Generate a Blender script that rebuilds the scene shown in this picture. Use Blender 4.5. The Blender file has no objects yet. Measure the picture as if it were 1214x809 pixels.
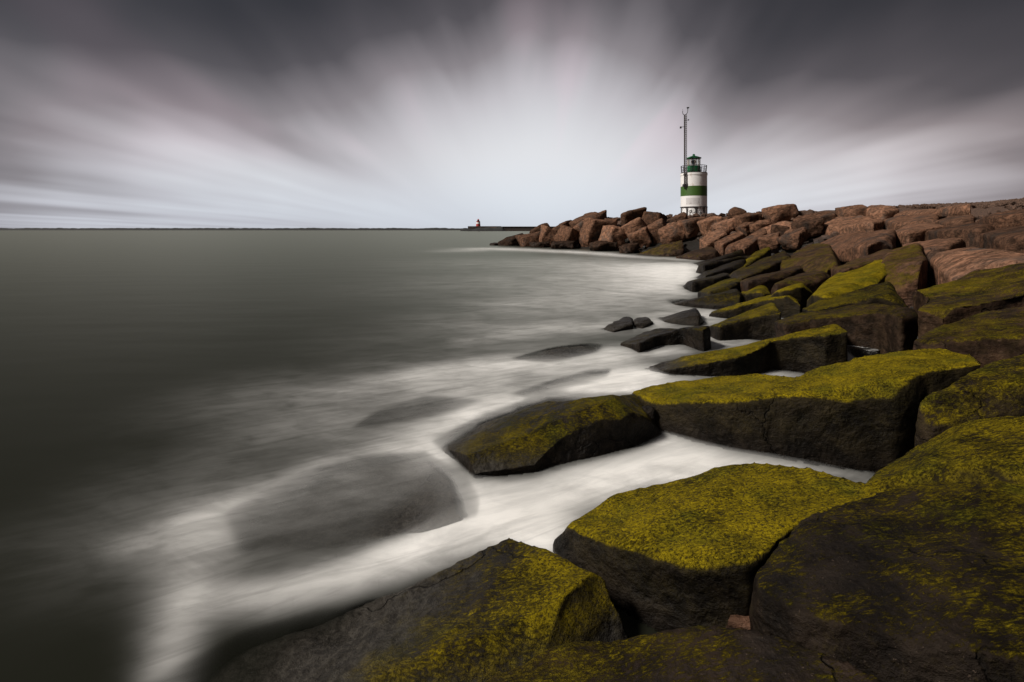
import bpy, bmesh, math, random
import numpy as np
from mathutils import Vector, Matrix, noise
from mathutils.bvhtree import BVHTree

random.seed(7)
sc = bpy.context.scene
COL = sc.collection
F, CX, HY, CH = 607.0, 607.0, 271.5, 2.0      # survey of the photograph: focal (px), centre, horizon row, eye height (m)

# ------------------------------------------------------------------ helpers
def link(o, parent=None):
    COL.objects.link(o)
    if parent is not None:
        o.parent = parent
    return o

def tag(o, label=None, cat=None, group=None, kind=None):
    if label: o['label'] = label
    if cat: o['category'] = cat
    if group: o['group'] = group
    if kind: o['kind'] = kind
    return o

def obj_bm(name, bm, mat, parent=None, smooth=False):
    me = bpy.data.meshes.new(name)
    bm.normal_update()
    bm.to_mesh(me); bm.free()
    if smooth:
        me.polygons.foreach_set('use_smooth', [True] * len(me.polygons))
    if mat: me.materials.append(mat)
    return link(bpy.data.objects.new(name, me), parent)

def empty(name, loc):
    o = bpy.data.objects.new(name, None)
    o.location = loc
    return link(o)

def box(bm, c, s, rot=None):
    m = Matrix.Translation(c) @ (rot.to_4x4() if rot else Matrix.Identity(4)) @ Matrix.Diagonal((s[0], s[1], s[2], 1))
    return bmesh.ops.create_cube(bm, size=1, matrix=m)['verts']

def bar(bm, a, b, r, seg=8):
    a, b = Vector(a), Vector(b); d = b - a
    m = Matrix.Translation((a + b) / 2) @ d.to_track_quat('Z', 'Y').to_matrix().to_4x4()
    bmesh.ops.create_cone(bm, cap_ends=True, segments=seg, radius1=r, radius2=r, depth=d.length, matrix=m)

def lathe(bm, prof, seg=40, loc=(0, 0, 0)):
    rings = []
    for r, z in prof:
        rings.append([bm.verts.new((loc[0] + r * math.cos(2 * math.pi * i / seg), loc[1] + r * math.sin(2 * math.pi * i / seg), loc[2] + z)) for i in range(seg)])
    for A, B in zip(rings, rings[1:]):
        for i in range(seg):
            bm.faces.new((A[i], A[(i + 1) % seg], B[(i + 1) % seg], B[i]))
    if prof[0][0] > 1e-4: bm.faces.new(list(reversed(rings[0])))
    if prof[-1][0] > 1e-4: bm.faces.new(rings[-1])

# ------------------------------------------------------------------ the lie of the land
SHORE = np.array([(-3.7, -4), (11.5, 31.5), (9.8, 38), (6.5, 48), (-1.8, 62.5), (-0.5, 67), (9, 73), (60, 90)], float)
RING = np.vstack([SHORE, [(300, 90), (300, -4)]])

def shore_dist(X, Y):
    d = np.full(X.shape, 1e9)
    for (ax, ay), (bx, by) in zip(SHORE, SHORE[1:]):
        vx, vy = bx - ax, by - ay
        t = np.clip(((X - ax) * vx + (Y - ay) * vy) / (vx * vx + vy * vy), 0, 1)
        d = np.minimum(d, np.hypot(X - ax - t * vx, Y - ay - t * vy))
    ins = np.zeros(X.shape, bool)
    n = len(RING)
    for i in range(n):
        ax, ay = RING[i]; bx, by = RING[(i + 1) % n]
        c = (ay > Y) != (by > Y)
        ins ^= c & (X < (bx - ax) * (Y - ay) / ((by - ay) if by != ay else 1e-9) + ax)
    return np.where(ins, d, -d)

def sstep(a, b, x):
    t = np.clip((x - a) / (b - a), 0, 1)
    return t * t * (3 - 2 * t)

def H(X, Y):                                   # the face of the stone slope
    X = np.asarray(X, float); Y = np.asarray(Y, float)
    d = shore_dist(X, Y)
    s = 0.25 + 0.2 * sstep(28, 42, Y)
    z = d * s
    top = 3.65
    return np.where(z > top - .5, top - .5 + .5 * np.tanh((z - top + .5) / .5), z)

TT = np.geomspace(1.0, 140, 6000)
def hit(px, py, off=0.0):
    a = (px - CX) / F; b = (HY - py) / F
    g = H(a * TT, TT) + off - (CH + b * TT)
    idx = np.nonzero(g >= 0)[0]
    if len(idx) and idx[0] > 0:
        i = idx[0]; f = g[i - 1] / (g[i - 1] - g[i]); t = TT[i - 1] + f * (TT[i] - TT[i - 1])
    else:
        t = TT[int(np.argmax(g[600:])) + 600]
    return Vector((a * t, t, CH + b * t))

def flat(px, py, z=0.0):
    b = (HY - py) / F
    t = (z - CH) / b
    return Vector(((px - CX) / F * t, t, z))

def nrm(*a):
    return noise.noise(Vector(a))

# ------------------------------------------------------------------ materials
class NT:
    def __init__(self, name):
        self.m = bpy.data.materials.new(name); self.m.use_nodes = True
        self.t = self.m.node_tree; self.t.nodes.clear()
        self.out = self.t.nodes.new('ShaderNodeOutputMaterial')
    def n(self, typ, **kw):
        nd = self.t.nodes.new('ShaderNode' + typ)
        for k, v in kw.items():
            if k in nd.inputs: self.s(nd, k, v)
            else: setattr(nd, k, v)
        return nd
    def s(self, nd, k, v):
        if hasattr(v, 'is_output'): self.t.links.new(v, nd.inputs[k])
        else: nd.inputs[k].default_value = v
    def math(self, op, a, b=None, c=None, clamp=False):
        nd = self.t.nodes.new('ShaderNodeMath'); nd.operation = op; nd.use_clamp = clamp
        for i, v in enumerate((a, b, c)):
            if v is not None: self.s(nd, i, v)
        return nd.outputs[0]
    def mix(self, f, a, b, blend='MIX'):
        nd = self.t.nodes.new('ShaderNodeMix'); nd.data_type = 'RGBA'; nd.blend_type = blend
        for k, v in ((0, f), (6, a), (7, b)):
            if isinstance(v, tuple) and len(v) == 3: v = v + (1,)
            self.s(nd, k, v)
        return nd.outputs[2]
    def rng(self, v, a, b, c=0.0, d=1.0, smooth=True):
        nd = self.t.nodes.new('ShaderNodeMapRange'); nd.interpolation_type = 'SMOOTHSTEP' if smooth else 'LINEAR'
        for i, q in enumerate((v, a, b, c, d)): self.s(nd, i, q)
        return nd.outputs[0]
    def noise(self, vec, scale, detail=4, rough=.6, dist=0.0):
        nd = self.n('TexNoise'); self.s(nd, 'Scale', scale); self.s(nd, 'Detail', detail); self.s(nd, 'Roughness', rough); self.s(nd, 'Distortion', dist)
        if vec is not None: self.s(nd, 'Vector', vec)
        return nd.outputs[0]
    def mapping(self, vec, rot=(0, 0, 0), scale=(1, 1, 1), loc=(0, 0, 0)):
        nd = self.n('Mapping'); self.s(nd, 'Vector', vec); self.s(nd, 'Rotation', rot); self.s(nd, 'Scale', scale); self.s(nd, 'Location', loc)
        return nd.outputs[0]
    def attr(self, name, typ='OBJECT'):
        nd = self.n('Attribute'); nd.attribute_type = typ; nd.attribute_name = name
        return nd.outputs['Fac']
    def fin(self, sh, disp=None):
        self.t.links.new(sh, self.out.inputs['Surface']); return self.m

def rock_material():
    k = NT('sea_wall_stone')
    geo = k.n('NewGeometry'); pos = geo.outputs['Position']; nor = geo.outputs['Normal']
    sep = k.n('SeparateXYZ', Vector=pos); z = sep.outputs['Z']
    nz = k.n('SeparateXYZ', Vector=nor).outputs['Z']
    moss_a, tint, seed, patch = k.attr('moss'), k.attr('tint'), k.attr('seed'), k.attr('patch')
    shift = k.n('VectorMath', operation='ADD'); k.s(shift, 0, pos)
    cmb = k.n('CombineXYZ', X=seed, Y=seed, Z=seed); k.s(shift, 1, cmb.outputs[0])
    P = shift.outputs[0]
    n_big = k.noise(P, .9, 5, .6); n_mid = k.noise(P, 4.5, 6, .65, .3); n_fine = k.noise(P, 26, 6, .7); n_grit = k.noise(P, 68, 4, .75)
    # bare stone: reddish brown granite, weathered grey in patches
    red = k.mix(k.rng(n_mid, .35, .68), (.075, .041, .026), (.27, .132, .078))
    red = k.mix(k.rng(n_fine, .5, .75), red, (.32, .185, .118))
    grain = k.noise(k.mapping(k.mapping(P, rot=(0, .23, .06)), scale=(.9, 9, 13)), 1.0, 5, .65, .4)
    red = k.mix(k.math('MULTIPLY', k.rng(grain, .52, .36), .75), red, (.040, .021, .014))
    red = k.mix(k.rng(n_big, .5, .72), red, (.075, .056, .046))
    red = k.mix(k.math('MULTIPLY', k.rng(n_grit, .60, .72), .35), red, (.30, .24, .20))
    dark = k.mix(k.rng(n_mid, .35, .7), (.0050, .0038, .0030), (.0190, .0140, .0102))
    dark = k.mix(k.math('MULTIPLY', k.rng(n_fine, .55, .75), .5), dark, (.030, .023, .017))
    dark = k.mix(k.math('MULTIPLY', k.rng(n_grit, .63, .70), k.math('MULTIPLY', k.rng(n_big, .42, .62), .55)), dark, (.15, .105, .075))
    sh = k.attr('shade'); shc = k.n('CombineXYZ', X=sh, Y=sh, Z=sh)
    red = k.mix(1.0, red, shc.outputs[0], 'MULTIPLY')
    stone = k.mix(tint, dark, red)
    # zone splashed bare next to the water: grey silt film
    zn = k.math('ADD', z, k.math('MULTIPLY', k.math('SUBTRACT', n_mid, .5), .16))
    low = k.math('SUBTRACT', 1.0, k.rng(zn, .02, .19))
    upf = k.rng(nz, .35, .8)
    silt = k.mix(k.rng(n_fine, .35, .65), (.020, .017, .0135), (.055, .048, .039))
    stone = k.mix(k.math('MULTIPLY', k.math('MULTIPLY', low, upf), .8), stone, silt)
    # algae on what faces the sky
    nzz = k.math('ADD', nz, k.math('MULTIPLY', k.math('SUBTRACT', n_mid, .5), .75))
    lay = k.rng(nzz, .30, .86)
    strand = k.noise(k.mapping(P, rot=(0, 0, .5), scale=(26, 70, 46)), 1.0, 6, .78, .6)
    blot = k.noise(P, 7.5, 6, .75, .5)
    cov = k.math('ADD', k.math('MULTIPLY', strand, .55), k.math('MULTIPLY', blot, .45))
    thr = k.math('ADD', k.math('MULTIPLY', k.math('SUBTRACT', 1.0, moss_a), .30), .33)
    thr = k.math('ADD', thr, k.math('MULTIPLY', k.math('SUBTRACT', n_big, .5), k.math('MULTIPLY', patch, .85)))
    m = k.rng(k.math('SUBTRACT', cov, thr), -.015, .12)
    lay = k.math('MAXIMUM', lay, k.math('MULTIPLY', k.rng(nzz, -.45, .45), .06))
    m = k.math('MULTIPLY', k.math('MULTIPLY', m, lay), k.rng(zn, .03, .24))
    m = k.math('MULTIPLY', m, k.rng(moss_a, .0, .12))
    gcol = k.mix(k.rng(n_mid, .3, .7), (.060, .047, .005), (.285, .205, .006))
    gcol = k.mix(k.rng(strand, .42, .72), gcol, (.46, .335, .009))
    gcol = k.mix(k.math('MULTIPLY', k.rng(n_grit, .50, .66), .45), gcol, (.045, .040, .006))
    gcol = k.mix(k.rng(moss_a, .40, 1.0, .66, 0.0), gcol, (.026, .021, .005))
    m = k.math('MULTIPLY', m, k.rng(n_grit, .36, .52, .12, 1.0))
    gcol = k.mix(k.math('MULTIPLY', k.rng(k.noise(P, 2.7, 3, .5), .5, .68), .4), gcol, (.075, .085, .010))
    colr = k.mix(m, stone, gcol)
    wet = k.math('MULTIPLY', k.math('SUBTRACT', 1.0, k.rng(zn, .2, 1.0)), k.math('SUBTRACT', 1.0, m))
    rough = k.math('SUBTRACT', .82, k.math('MULTIPLY', wet, .34))
    n_wide = k.noise(P, 1.9, 4, .6, .4)
    h = k.math('ADD', k.math('ADD', k.math('MULTIPLY', n_mid, .055), k.math('MULTIPLY', n_wide, .13)), k.math('MULTIPLY', n_fine, .018))
    h = k.math('ADD', h, k.math('MULTIPLY', n_grit, .006))
    h = k.math('ADD', h, k.math('MULTIPLY', grain, k.math('ADD', .02, k.math('MULTIPLY', tint, .022))))
    # joints and hairline cracks
    vor = k.n('TexVoronoi', feature='DISTANCE_TO_EDGE', Scale=.85)
    wv = k.n('VectorMath', operation='ADD'); k.s(wv, 0, P)
    nv = k.n('TexNoise', Scale=2.6, Detail=5.0); k.s(nv, 'Vector', P)
    sc_ = k.n('VectorMath', operation='SCALE', Scale=.7); k.s(sc_, 0, nv.outputs[1]); k.s(wv, 1, sc_.outputs[0])
    k.s(vor, 'Vector', wv.outputs[0])
    crack = k.math('MULTIPLY', k.math('SUBTRACT', 1.0, k.rng(vor.outputs['Distance'], 0, .012)), k.rng(n_big, .45, .62))
    h = k.math('SUBTRACT', h, k.math('MULTIPLY', crack, .02))
    h = k.math('ADD', h, k.math('MULTIPLY', m, k.math('MULTIPLY', strand, .022)))
    colr = k.mix(k.math('MULTIPLY', crack, .75), colr, (.006, .005, .004))
    bump = k.n('Bump', Strength=.9, Distance=1.0, Height=h)
    b = k.n('BsdfPrincipled', Roughness=rough, Normal=bump.outputs[0])
    k.s(b, 'Base Color', colr); k.s(b, 'Specular IOR Level', k.math('ADD', .025, k.math('MULTIPLY', wet, .05)))
    return k.fin(b.outputs[0])

ROCK = rock_material()

def rubble_material():
    k = NT('wet_rubble')
    pos = k.n('NewGeometry').outputs['Position']
    z = k.n('SeparateXYZ', Vector=pos).outputs['Z']
    n1 = k.noise(pos, 3, 6, .7); n2 = k.noise(pos, 22, 5, .7)
    dry = k.rng(z, .9, 2.0)
    c = k.mix(dry, k.mix(n1, (.008, .007, .006), (.024, .020, .016)), k.mix(k.rng(n2, .35, .7), (.035, .020, .013), (.15, .082, .052)))
    h = k.math('ADD', k.math('MULTIPLY', n1, .1), k.math('MULTIPLY', n2, .03))
    bump = k.n('Bump', Strength=1.0, Distance=1.0, Height=h)
    b = k.n('BsdfPrincipled', Normal=bump.outputs[0], Roughness=k.math('ADD', .42, k.math('MULTIPLY', dry, .4)))
    k.s(b, 'Base Color', c); k.s(b, 'Specular IOR Level', .35)
    return k.fin(b.outputs[0])
RUBBLE = rubble_material()

def paint(name, col, rough=.5, wear=None, amount=.5, scale=3.0, metal=0.0):
    k = NT(name)
    pos = k.n('TexCoord').outputs['Object']
    n1 = k.noise(k.mapping(pos, scale=(1, 1, .35)), scale, 6, .7, .3); n2 = k.noise(pos, scale * 7, 4, .7)
    c = k.mix(k.rng(n2, .3, .7), tuple(v * .88 for v in col), tuple(min(1, v * 1.06) for v in col))
    if wear: c = k.mix(k.math('MULTIPLY', k.rng(n1, .52, .72), amount), c, wear)
    bump = k.n('Bump', Strength=.25, Distance=.02, Height=n2)
    b = k.n('BsdfPrincipled', Roughness=rough, Metallic=metal, Normal=bump.outputs[0]); k.s(b, 'Base Color', c)
    return k.fin(b.outputs[0])

M_WHITE = paint('white_tower_paint', (.80, .77, .75), .55, (.46, .33, .26), .8, 2.4)
M_GREEN = paint('green_band_paint', (.045, .105, .014), .5, (.05, .06, .02), .5, 1.6)
M_LGREEN = paint('lantern_green_paint', (.006, .105, .032), .4, (.01, .03, .012), .5, 3)
M_STEEL = paint('dark_steel', (.030, .026, .026), .5, (.06, .035, .025), .5, 6)
M_GALV = paint('weathered_galvanised_steel', (.13, .115, .112), .5, (.07, .045, .04), .6, 5)
M_RED = paint('red_tower_paint', (.36, .030, .020), .5, (.10, .02, .012), .4, 1)
M_CONC = paint('dark_concrete', (.060, .044, .036), .8, (.030, .022, .02), .8, .12)
M_FARROCK = paint('far_breakwater_stone', (.022, .021, .020), .9, (.012, .012, .012), .8, .1)
M_PALE = paint('pale_hut_paint', (.19, .13, .095), .7, (.10, .07, .05), .6, .5)

def base_material():                            # peeling, stained white plinth
    k = NT('peeling_plinth_paint')
    pos = k.n('TexCoord').outputs['Object']
    n1 = k.noise(k.mapping(pos, scale=(1, 1, .8)), 4.2, 5, .62, 1.4); n2 = k.noise(pos, 19, 4, .7)
    f = k.rng(k.math('ADD', n1, k.math('MULTIPLY', k.math('SUBTRACT', n2, .5), .55)), .53, .58)
    c = k.mix(f, (.82, .80, .78), (.035, .028, .026))
    b = k.n('BsdfPrincipled', Roughness=.7); k.s(b, 'Base Color', c)
    return k.fin(b.outputs[0])
M_BASE = base_material()

def glass_material():
    k = NT('lantern_glass')
    g = k.n('BsdfGlossy', Roughness=.04); k.s(g, 'Color', (.9, .92, .92, 1))
    t = k.n('BsdfTransparent'); k.s(t, 'Color', (.90, .90, .86, 1))
    mx = k.n('MixShader', Fac=.16); k.t.links.new(t.outputs[0], mx.inputs[1]); k.t.links.new(g.outputs[0], mx.inputs[2])
    return k.fin(mx.outputs[0])
M_GLASS = glass_material()

# ------------------------------------------------------------------ stones
STONES = []
def remesh(bm, voxel, smooth_it):
    me = bpy.data.meshes.new('tmp'); bm.to_mesh(me); bm.free()
    o = bpy.data.objects.new('tmp', me); COL.objects.link(o)
    md = o.modifiers.new('r', 'REMESH'); md.mode = 'VOXEL'; md.voxel_size = voxel
    if smooth_it:
        ms = o.modifiers.new('s', 'SMOOTH'); ms.factor = .5; ms.iterations = smooth_it
    dg = bpy.context.evaluated_depsgraph_get()
    res = bpy.data.meshes.new_from_object(o.evaluated_get(dg))
    bpy.data.objects.remove(o); bpy.data.meshes.remove(me)
    return res

def rough_up(me, size, amp, seed, voxel):
    n = len(me.vertices)
    co = np.empty(n * 3); me.vertices.foreach_get('co', co); co = co.reshape(-1, 3)
    no = np.empty(n * 3); me.vertex_normals.foreach_get('vector', no); no = no.reshape(-1, 3)
    f1 = 1.5 / size; f2 = 4.6 / size; f3 = 13 / size
    fine = voxel < size * .03
    d = np.empty(n); off = Vector((seed * 3.1, seed * 1.7, seed * .9))
    for i in range(n):
        p = Vector(co[i]) + off
        v = noise.noise(p * f1) * 1.0 + noise.noise(p * f2) * .42
        # chipped, stepped fracture faces
        c = noise.noise(p * f2 * 1.3 + Vector((9, 4, 2)))
        v += -.55 * max(0.0, c - .22)
        ds_, ps_ = noise.voronoi(p * (2.1 / size) + Vector((v * .25, 0, v * .2)))
        q = ps_[0]; hh = math.sin(q.x * 127.1 + q.y * 311.7 + q.z * 74.7) * 43758.5453
        v += (hh - math.floor(hh) - .5) * 1.0 * min(1.0, (ds_[1] - ds_[0]) * 7)
        if fine:
            v += noise.noise(p * f3) * .17 + noise.noise(p * f3 * 2.7) * .07
        d[i] = v
    co += no * (d * amp * size)[:, None]
    me.vertices.foreach_set('co', co.ravel()); me.update()

def finish_stone(name, me, label, group, moss, tint, seed, patch=0.5, cat='rock'):
    me.name = name
    me.materials.clear(); me.materials.append(ROCK)
    me.polygons.foreach_set('use_smooth', [True] * len(me.polygons))
    n = len(me.vertices)                       # origin at the stone's base
    co = np.empty(n * 3); me.vertices.foreach_get('co', co); co = co.reshape(-1, 3)
    org = np.array([co[:, 0].mean(), co[:, 1].mean(), co[:, 2].min()])
    wco = co.copy()
    me.vertices.foreach_set('co', (co - org).ravel()); me.update()
    o = link(bpy.data.objects.new(name, me)); o.location = org
    tag(o, label, cat, group)
    o['moss'] = float(moss); o['tint'] = float(tint); o['seed'] = float(seed % 97); o['patch'] = float(patch); o['shade'] = random.Random(int(seed * 77)).uniform(.6, 1.35)
    tris = np.empty(len(me.loops), int)
    STONES.append((wco, [tuple(p.vertices) for p in me.polygons]))
    return o

def slab(label, poly, off=0.0, thick=.9, moss=1.0, tint=0.0, flat_z=None, flare=.09, bot=None, name='armour_stone',
         group='armour stones of the sea wall', amp=.026, patch=.5, jit=1.0, vox=1.0, soft=.5, cuts=6):
    seed = len(STONES) * 1.37 + 3
    top = []
    for q in poly:
        dz = q[2] if len(q) > 2 else 0.0
        if flat_z is None: top.append(hit(q[0], q[1], off + dz))
        else: top.append(flat(q[0], q[1], flat_z + dz))
    cen = sum(top, Vector()) / len(top)
    dist = max(1.5, min(v.length for v in top))
    area = abs(sum(a.x * b.y - a.y * b.x for a, b in zip(top, top[1:] + top[:1])) / 2)
    size = max(.5, math.sqrt(area))
    if dist > 6.5 and flat_z is None:
        rt = random.Random(int(seed * 91))
        gx, gy = rt.uniform(-.03, .05), rt.uniform(-.07, .02)
        lift = 0.0
        if tint >= .75: gx, gy, lift = rt.uniform(-.08, .06), rt.uniform(-.06, .035), rt.uniform(-.12, .22)
        top = [cen + (v - cen) * (.94 if tint >= .75 else .965) + Vector((0, 0, lift + (v.x - cen.x) * gx + (v.y - cen.y) * gy)) for v in top]
        flare = min(flare, .0)
        if dist > 9: amp *= .6
    if bot:
        low = [flat(q[0], q[1], q[2] if len(q) > 2 else 0.0) for q in bot]
    else:
        low = []
        for v in top:
            o = (v - cen); o.z = 0
            low.append(Vector((v.x, v.y, v.z - thick)) + o * flare)
    rj = random.Random(int(seed * 331))
    # subdivide outline with jitter
    def dens(L, w):
        out = []
        n = len(L)
        for i in range(n):
            a, b = L[i], L[(i + 1) % n]
            k = max(1, int((a - b).length / (size * .22)))
            for j in range(k):
                p = a.lerp(b, j / k)
                if j or True:
                    h = nrm(p.x * 1.7 / size + seed, p.y * 1.7 / size, w * 5.0) * size * .022 * jit + rj.uniform(-.016, .016) * size * jit
                    p = p + Vector((h, nrm(p.y * 1.7 / size, p.x * 1.7 / size + seed, 3.3) * size * .022 * jit + rj.uniform(-.016, .016) * size * jit, rj.uniform(-.008, .008) * size))
                out.append((i + j / k, p))
        return out
    T = dens(top, 0)
    n = len(top)
    B = []
    for u, p in T:
        i = int(u); f = u - i
        b = low[i % n].lerp(low[(i + 1) % n], f)
        B.append(b)
    bm = bmesh.new()
    tv = [bm.verts.new(p) for _, p in T]
    bv = [bm.verts.new(p) for p in B]
    lv = None
    rings = [tv, bv]
    if bot:
        lv = [bm.verts.new(p + Vector((0, 0, -.7))) for p in B]
        rings.append(lv)
    m = len(tv)
    faces = [bm.faces.new(tv)]
    for A, C in zip(rings, rings[1:]):
        for i in range(m):
            bm.faces.new((A[i], C[i], C[(i + 1) % m], A[(i + 1) % m]))
    bm.faces.new(list(reversed(rings[-1])))
    bmesh.ops.triangulate(bm, faces=[f for f in bm.faces if len(f.verts) > 4])
    bmesh.ops.recalc_face_normals(bm, faces=bm.faces)
    rnd = random.Random(int(seed * 1000))
    P = [p for _, p in T]
    for _ in range(cuts):                      # quarry faces broken off the upper arris
        i = rnd.randrange(m); a, b = P[i], P[(i + 1) % m]
        e_ = b - a
        outn = Vector((e_.y, -e_.x, 0))
        if outn.length < 1e-6: continue
        outn.normalize()
        if outn.dot(a - cen) < 0: outn = -outn
        yaw = rnd.uniform(-.5, .5)
        outn = Matrix.Rotation(yaw, 3, 'Z') @ outn
        tl = rnd.uniform(.5, 1.15)
        nrmv = (outn * math.cos(tl) + Vector((0, 0, 1)) * math.sin(tl)).normalized()
        ext = max(nrmv.dot(v.co) for v in bm.verts)
        here = nrmv.dot((a + b) / 2)
        if ext - here > size * .12: continue
        pl = (a + b) / 2 - nrmv * (rnd.uniform(.02, .09) * min(size, thick * 1.6))
        g_ = list(bm.verts) + list(bm.edges) + list(bm.faces)
        r_ = bmesh.ops.bisect_plane(bm, geom=g_, plane_co=pl, plane_no=nrmv, clear_outer=True)
        ed = [q for q in r_['geom_cut'] if isinstance(q, bmesh.types.BMEdge)]
        if ed: bmesh.ops.holes_fill(bm, edges=ed, sides=0)
        bmesh.ops.triangulate(bm, faces=[f for f in bm.faces if len(f.verts) > 4])
    bmesh.ops.recalc_face_normals(bm, faces=bm.faces)
    voxel = max(.018, min(.3, dist * .0042 * vox, size * .05))
    me = remesh(bm, voxel, int(max(1, min(3, soft * 1.6 * .04 / voxel))))
    rough_up(me, size, amp, seed, voxel)
    return finish_stone(name, me, label, group, moss, tint, seed, patch)

def boulder(label, cx, cy, w, h, rot=0.0, moss=0.0, tint=1.0, depth=.9, sink=.35, off=0.0, yaw=None, name='boulder',
            group='boulders of the jetty', box_=.58, Y=None, amp=.05):
    seed = len(STONES) * 2.13 + 5
    rnd = random.Random(int(seed * 100))
    c = hit(cx, cy, off) if Y is None else Vector(((cx - CX) / F * Y, Y, CH + (HY - cy) / F * Y))
    k = c.y / F
    W, Hh = w * k * 1.12, h * k * 1.12
    D = max(W, Hh) * depth
    pts = []
    for sx in (-1, 1):
        for sy in (-1, 1):
            for sz in (-1, 1):
                pts.append(Vector((sx * W / 2 * rnd.uniform(box_, 1.0), sy * D / 2 * rnd.uniform(box_, 1), sz * Hh / 2 * rnd.uniform(box_, 1.0))))
    for _ in range(3):
        v = Vector((rnd.gauss(0, 1), rnd.gauss(0, 1), rnd.gauss(0, 1))).normalized()
        pts.append(Vector((v.x * W / 2, v.y * D / 2, v.z * Hh / 2)))
    R = Matrix.Rotation(math.radians(-rot), 3, 'Y') @ Matrix.Rotation(rnd.uniform(-.6, .6) if yaw is None else math.radians(yaw), 3, 'Z')
    pts = [R @ p for p in pts]
    zmin = min(p.z for p in pts)
    for p in list(pts):                        # root reaching down among its neighbours
        if p.z < 0: pts.append(Vector((p.x * .8, p.y * .8, p.z - Hh * sink)))
    bm = bmesh.new()
    for p in pts: bm.verts.new(p + c)
    r = bmesh.ops.convex_hull(bm, input=bm.verts)
    bmesh.ops.delete(bm, geom=[g for g in set(r['geom_interior'] + r['geom_unused']) if isinstance(g, bmesh.types.BMVert)], context='VERTS')
    bmesh.ops.recalc_face_normals(bm, faces=bm.faces)
    size = (W * Hh * D) ** (1 / 3)
    voxel = max(.03, min(size * .06, c.y * .0055))
    me = remesh(bm, voxel, 2)
    rough_up(me, size, amp, seed, voxel)
    return finish_stone(name, me, label, group, moss, tint, seed, .6)

# ------------------------------------------------------------------ the big blocks, near to far
GS = 'armour stones of the sea wall'
slab('dark brown thinly mossed block lowest in view, under the broad yellow block', [(545, 830), (582, 800), (625, 780), (658, 760), (698, 743), (731, 729), (800, 737), (870, 746), (930, 759), (1000, 779), (1060, 809), (1100, 860), (1000, 960), (560, 960)], off=-.10, moss=.58, tint=.05, patch=.6, flare=.0, cuts=2, jit=.6)
slab('mossy block sloping into white water, at the bottom left of the stones', [(150, 860), (300, 768), (400, 724), (500, 682), (570, 650), (606, 637), (650, 649), (712, 668), (738, 684), (736, 700), (711, 716), (675, 731), (625, 759), (566, 787), (520, 806), (400, 880), (280, 940), (150, 940)], moss=.80, patch=.65, flare=.16, jit=.5)
slab('broad flat yellow green block with a cracked pointed left tip in foam', [(655, 613), (680, 592), (740, 568), (830, 550), (890, 545), (960, 550), (1020, 565), (1048, 581), (1000, 599), (940, 626), (905, 652), (880, 668), (830, 668), (770, 657), (720, 644), (682, 632)], moss=1.0, patch=.65, flare=-.04, thick=1.1)
slab('largest dark block with sparse mustard moss filling the bottom right corner', [(1054, 579), (1100, 571), (1214, 571), (1340, 574), (1430, 700), (1430, 850), (1300, 802), (1180, 774), (1080, 754), (1000, 737), (940, 722), (898, 700), (890, 676), (918, 648), (962, 617), (1010, 597)], off=.0, moss=.60, tint=.03, patch=.7, thick=1.1, jit=.6, cuts=1, soft=.5)
slab('mossy block rising to the right edge just above the largest dark block', [(1010, 561), (1040, 535), (1080, 512), (1130, 497), (1214, 482), (1330, 465), (1400, 555), (1214, 566), (1120, 564), (1080, 570), (1040, 570)], moss=.72, patch=.5)
slab('narrow mossy ledge with a black undercut face at the right edge', [(1090, 472), (1115, 458), (1160, 438), (1214, 419), (1300, 398), (1380, 430), (1300, 449), (1214, 459), (1140, 473), (1108, 476)], moss=.75, tint=.03)
slab('brown green flat ledge above a black hollow, third from the top at right', [(1083, 404), (1110, 382), (1160, 371), (1214, 364), (1300, 350), (1360, 386), (1280, 395), (1214, 399), (1150, 404), (1100, 408)], moss=.62, tint=.15)
slab('wide dull green slab with a jagged crack, below the bare brown slab', [(1083, 374), (1090, 350), (1080, 333), (1120, 322), (1165, 313), (1214, 311), (1300, 302), (1360, 332), (1290, 342), (1214, 353), (1160, 364), (1120, 374)], moss=.66, tint=.2, patch=.5)
slab('bright yellow mossy block with a tall dark face, standing in white water', [(750, 467), (790, 456), (850, 444), (890, 441), (950, 443), (972, 436), (1010, 424), (1060, 413), (1125, 407), (1150, 415), (1164, 431), (1130, 433), (1095, 440), (1060, 454), (1000, 462), (930, 469), (880, 475), (820, 478), (772, 478)], off=-.02, moss=1.0, patch=.45, flare=-.02, thick=1.0)
slab('single grey topped block with dark mossy front, ringed by white water', [(518, 528, -.12), (580, 501, -.05), (650, 478), (735, 465), (746, 475), (702, 488), (660, 504), (620, 526), (566, 541), (540, 534, -.04)],
     off=.20, moss=.62, patch=.6, bot=[(508, 536, -.1), (575, 500, -.1), (650, 474, -.1), (770, 472, -.08), (790, 520, -.06), (742, 540, -.06), (690, 554, -.06), (640, 568, -.06), (560, 577, -.06), (530, 548, -.1)])
slab('flat grey block awash, half under a film of water at left', [(300, 610, -.14), (360, 575, -.10), (430, 553, -.06), (500, 543, -.02), (545, 556, .05), (568, 582, .085), (566, 604, .075), (500, 630, .045), (420, 656, 0), (340, 682, -.04), (270, 692, -.08), (238, 674, -.12), (255, 640, -.14)], flat_z=-.035, moss=.35, patch=.5, amp=.012)
slab('humped mossy block with grey scars, behind the bright yellow block', [(752, 441), (800, 424), (830, 413), (872, 409), (900, 396), (930, 385), (960, 379), (990, 381), (1008, 392), (985, 398), (950, 399), (920, 404), (895, 414), (870, 422), (840, 429), (790, 438)], off=-.18, moss=.85, patch=.5)
slab('rounded wedge with a dark oval end face, in foam left of the humped block', [(733, 409), (765, 392), (800, 383), (832, 378), (844, 386), (836, 391), (812, 390), (780, 399), (755, 411)], moss=.5, patch=.5)
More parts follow.
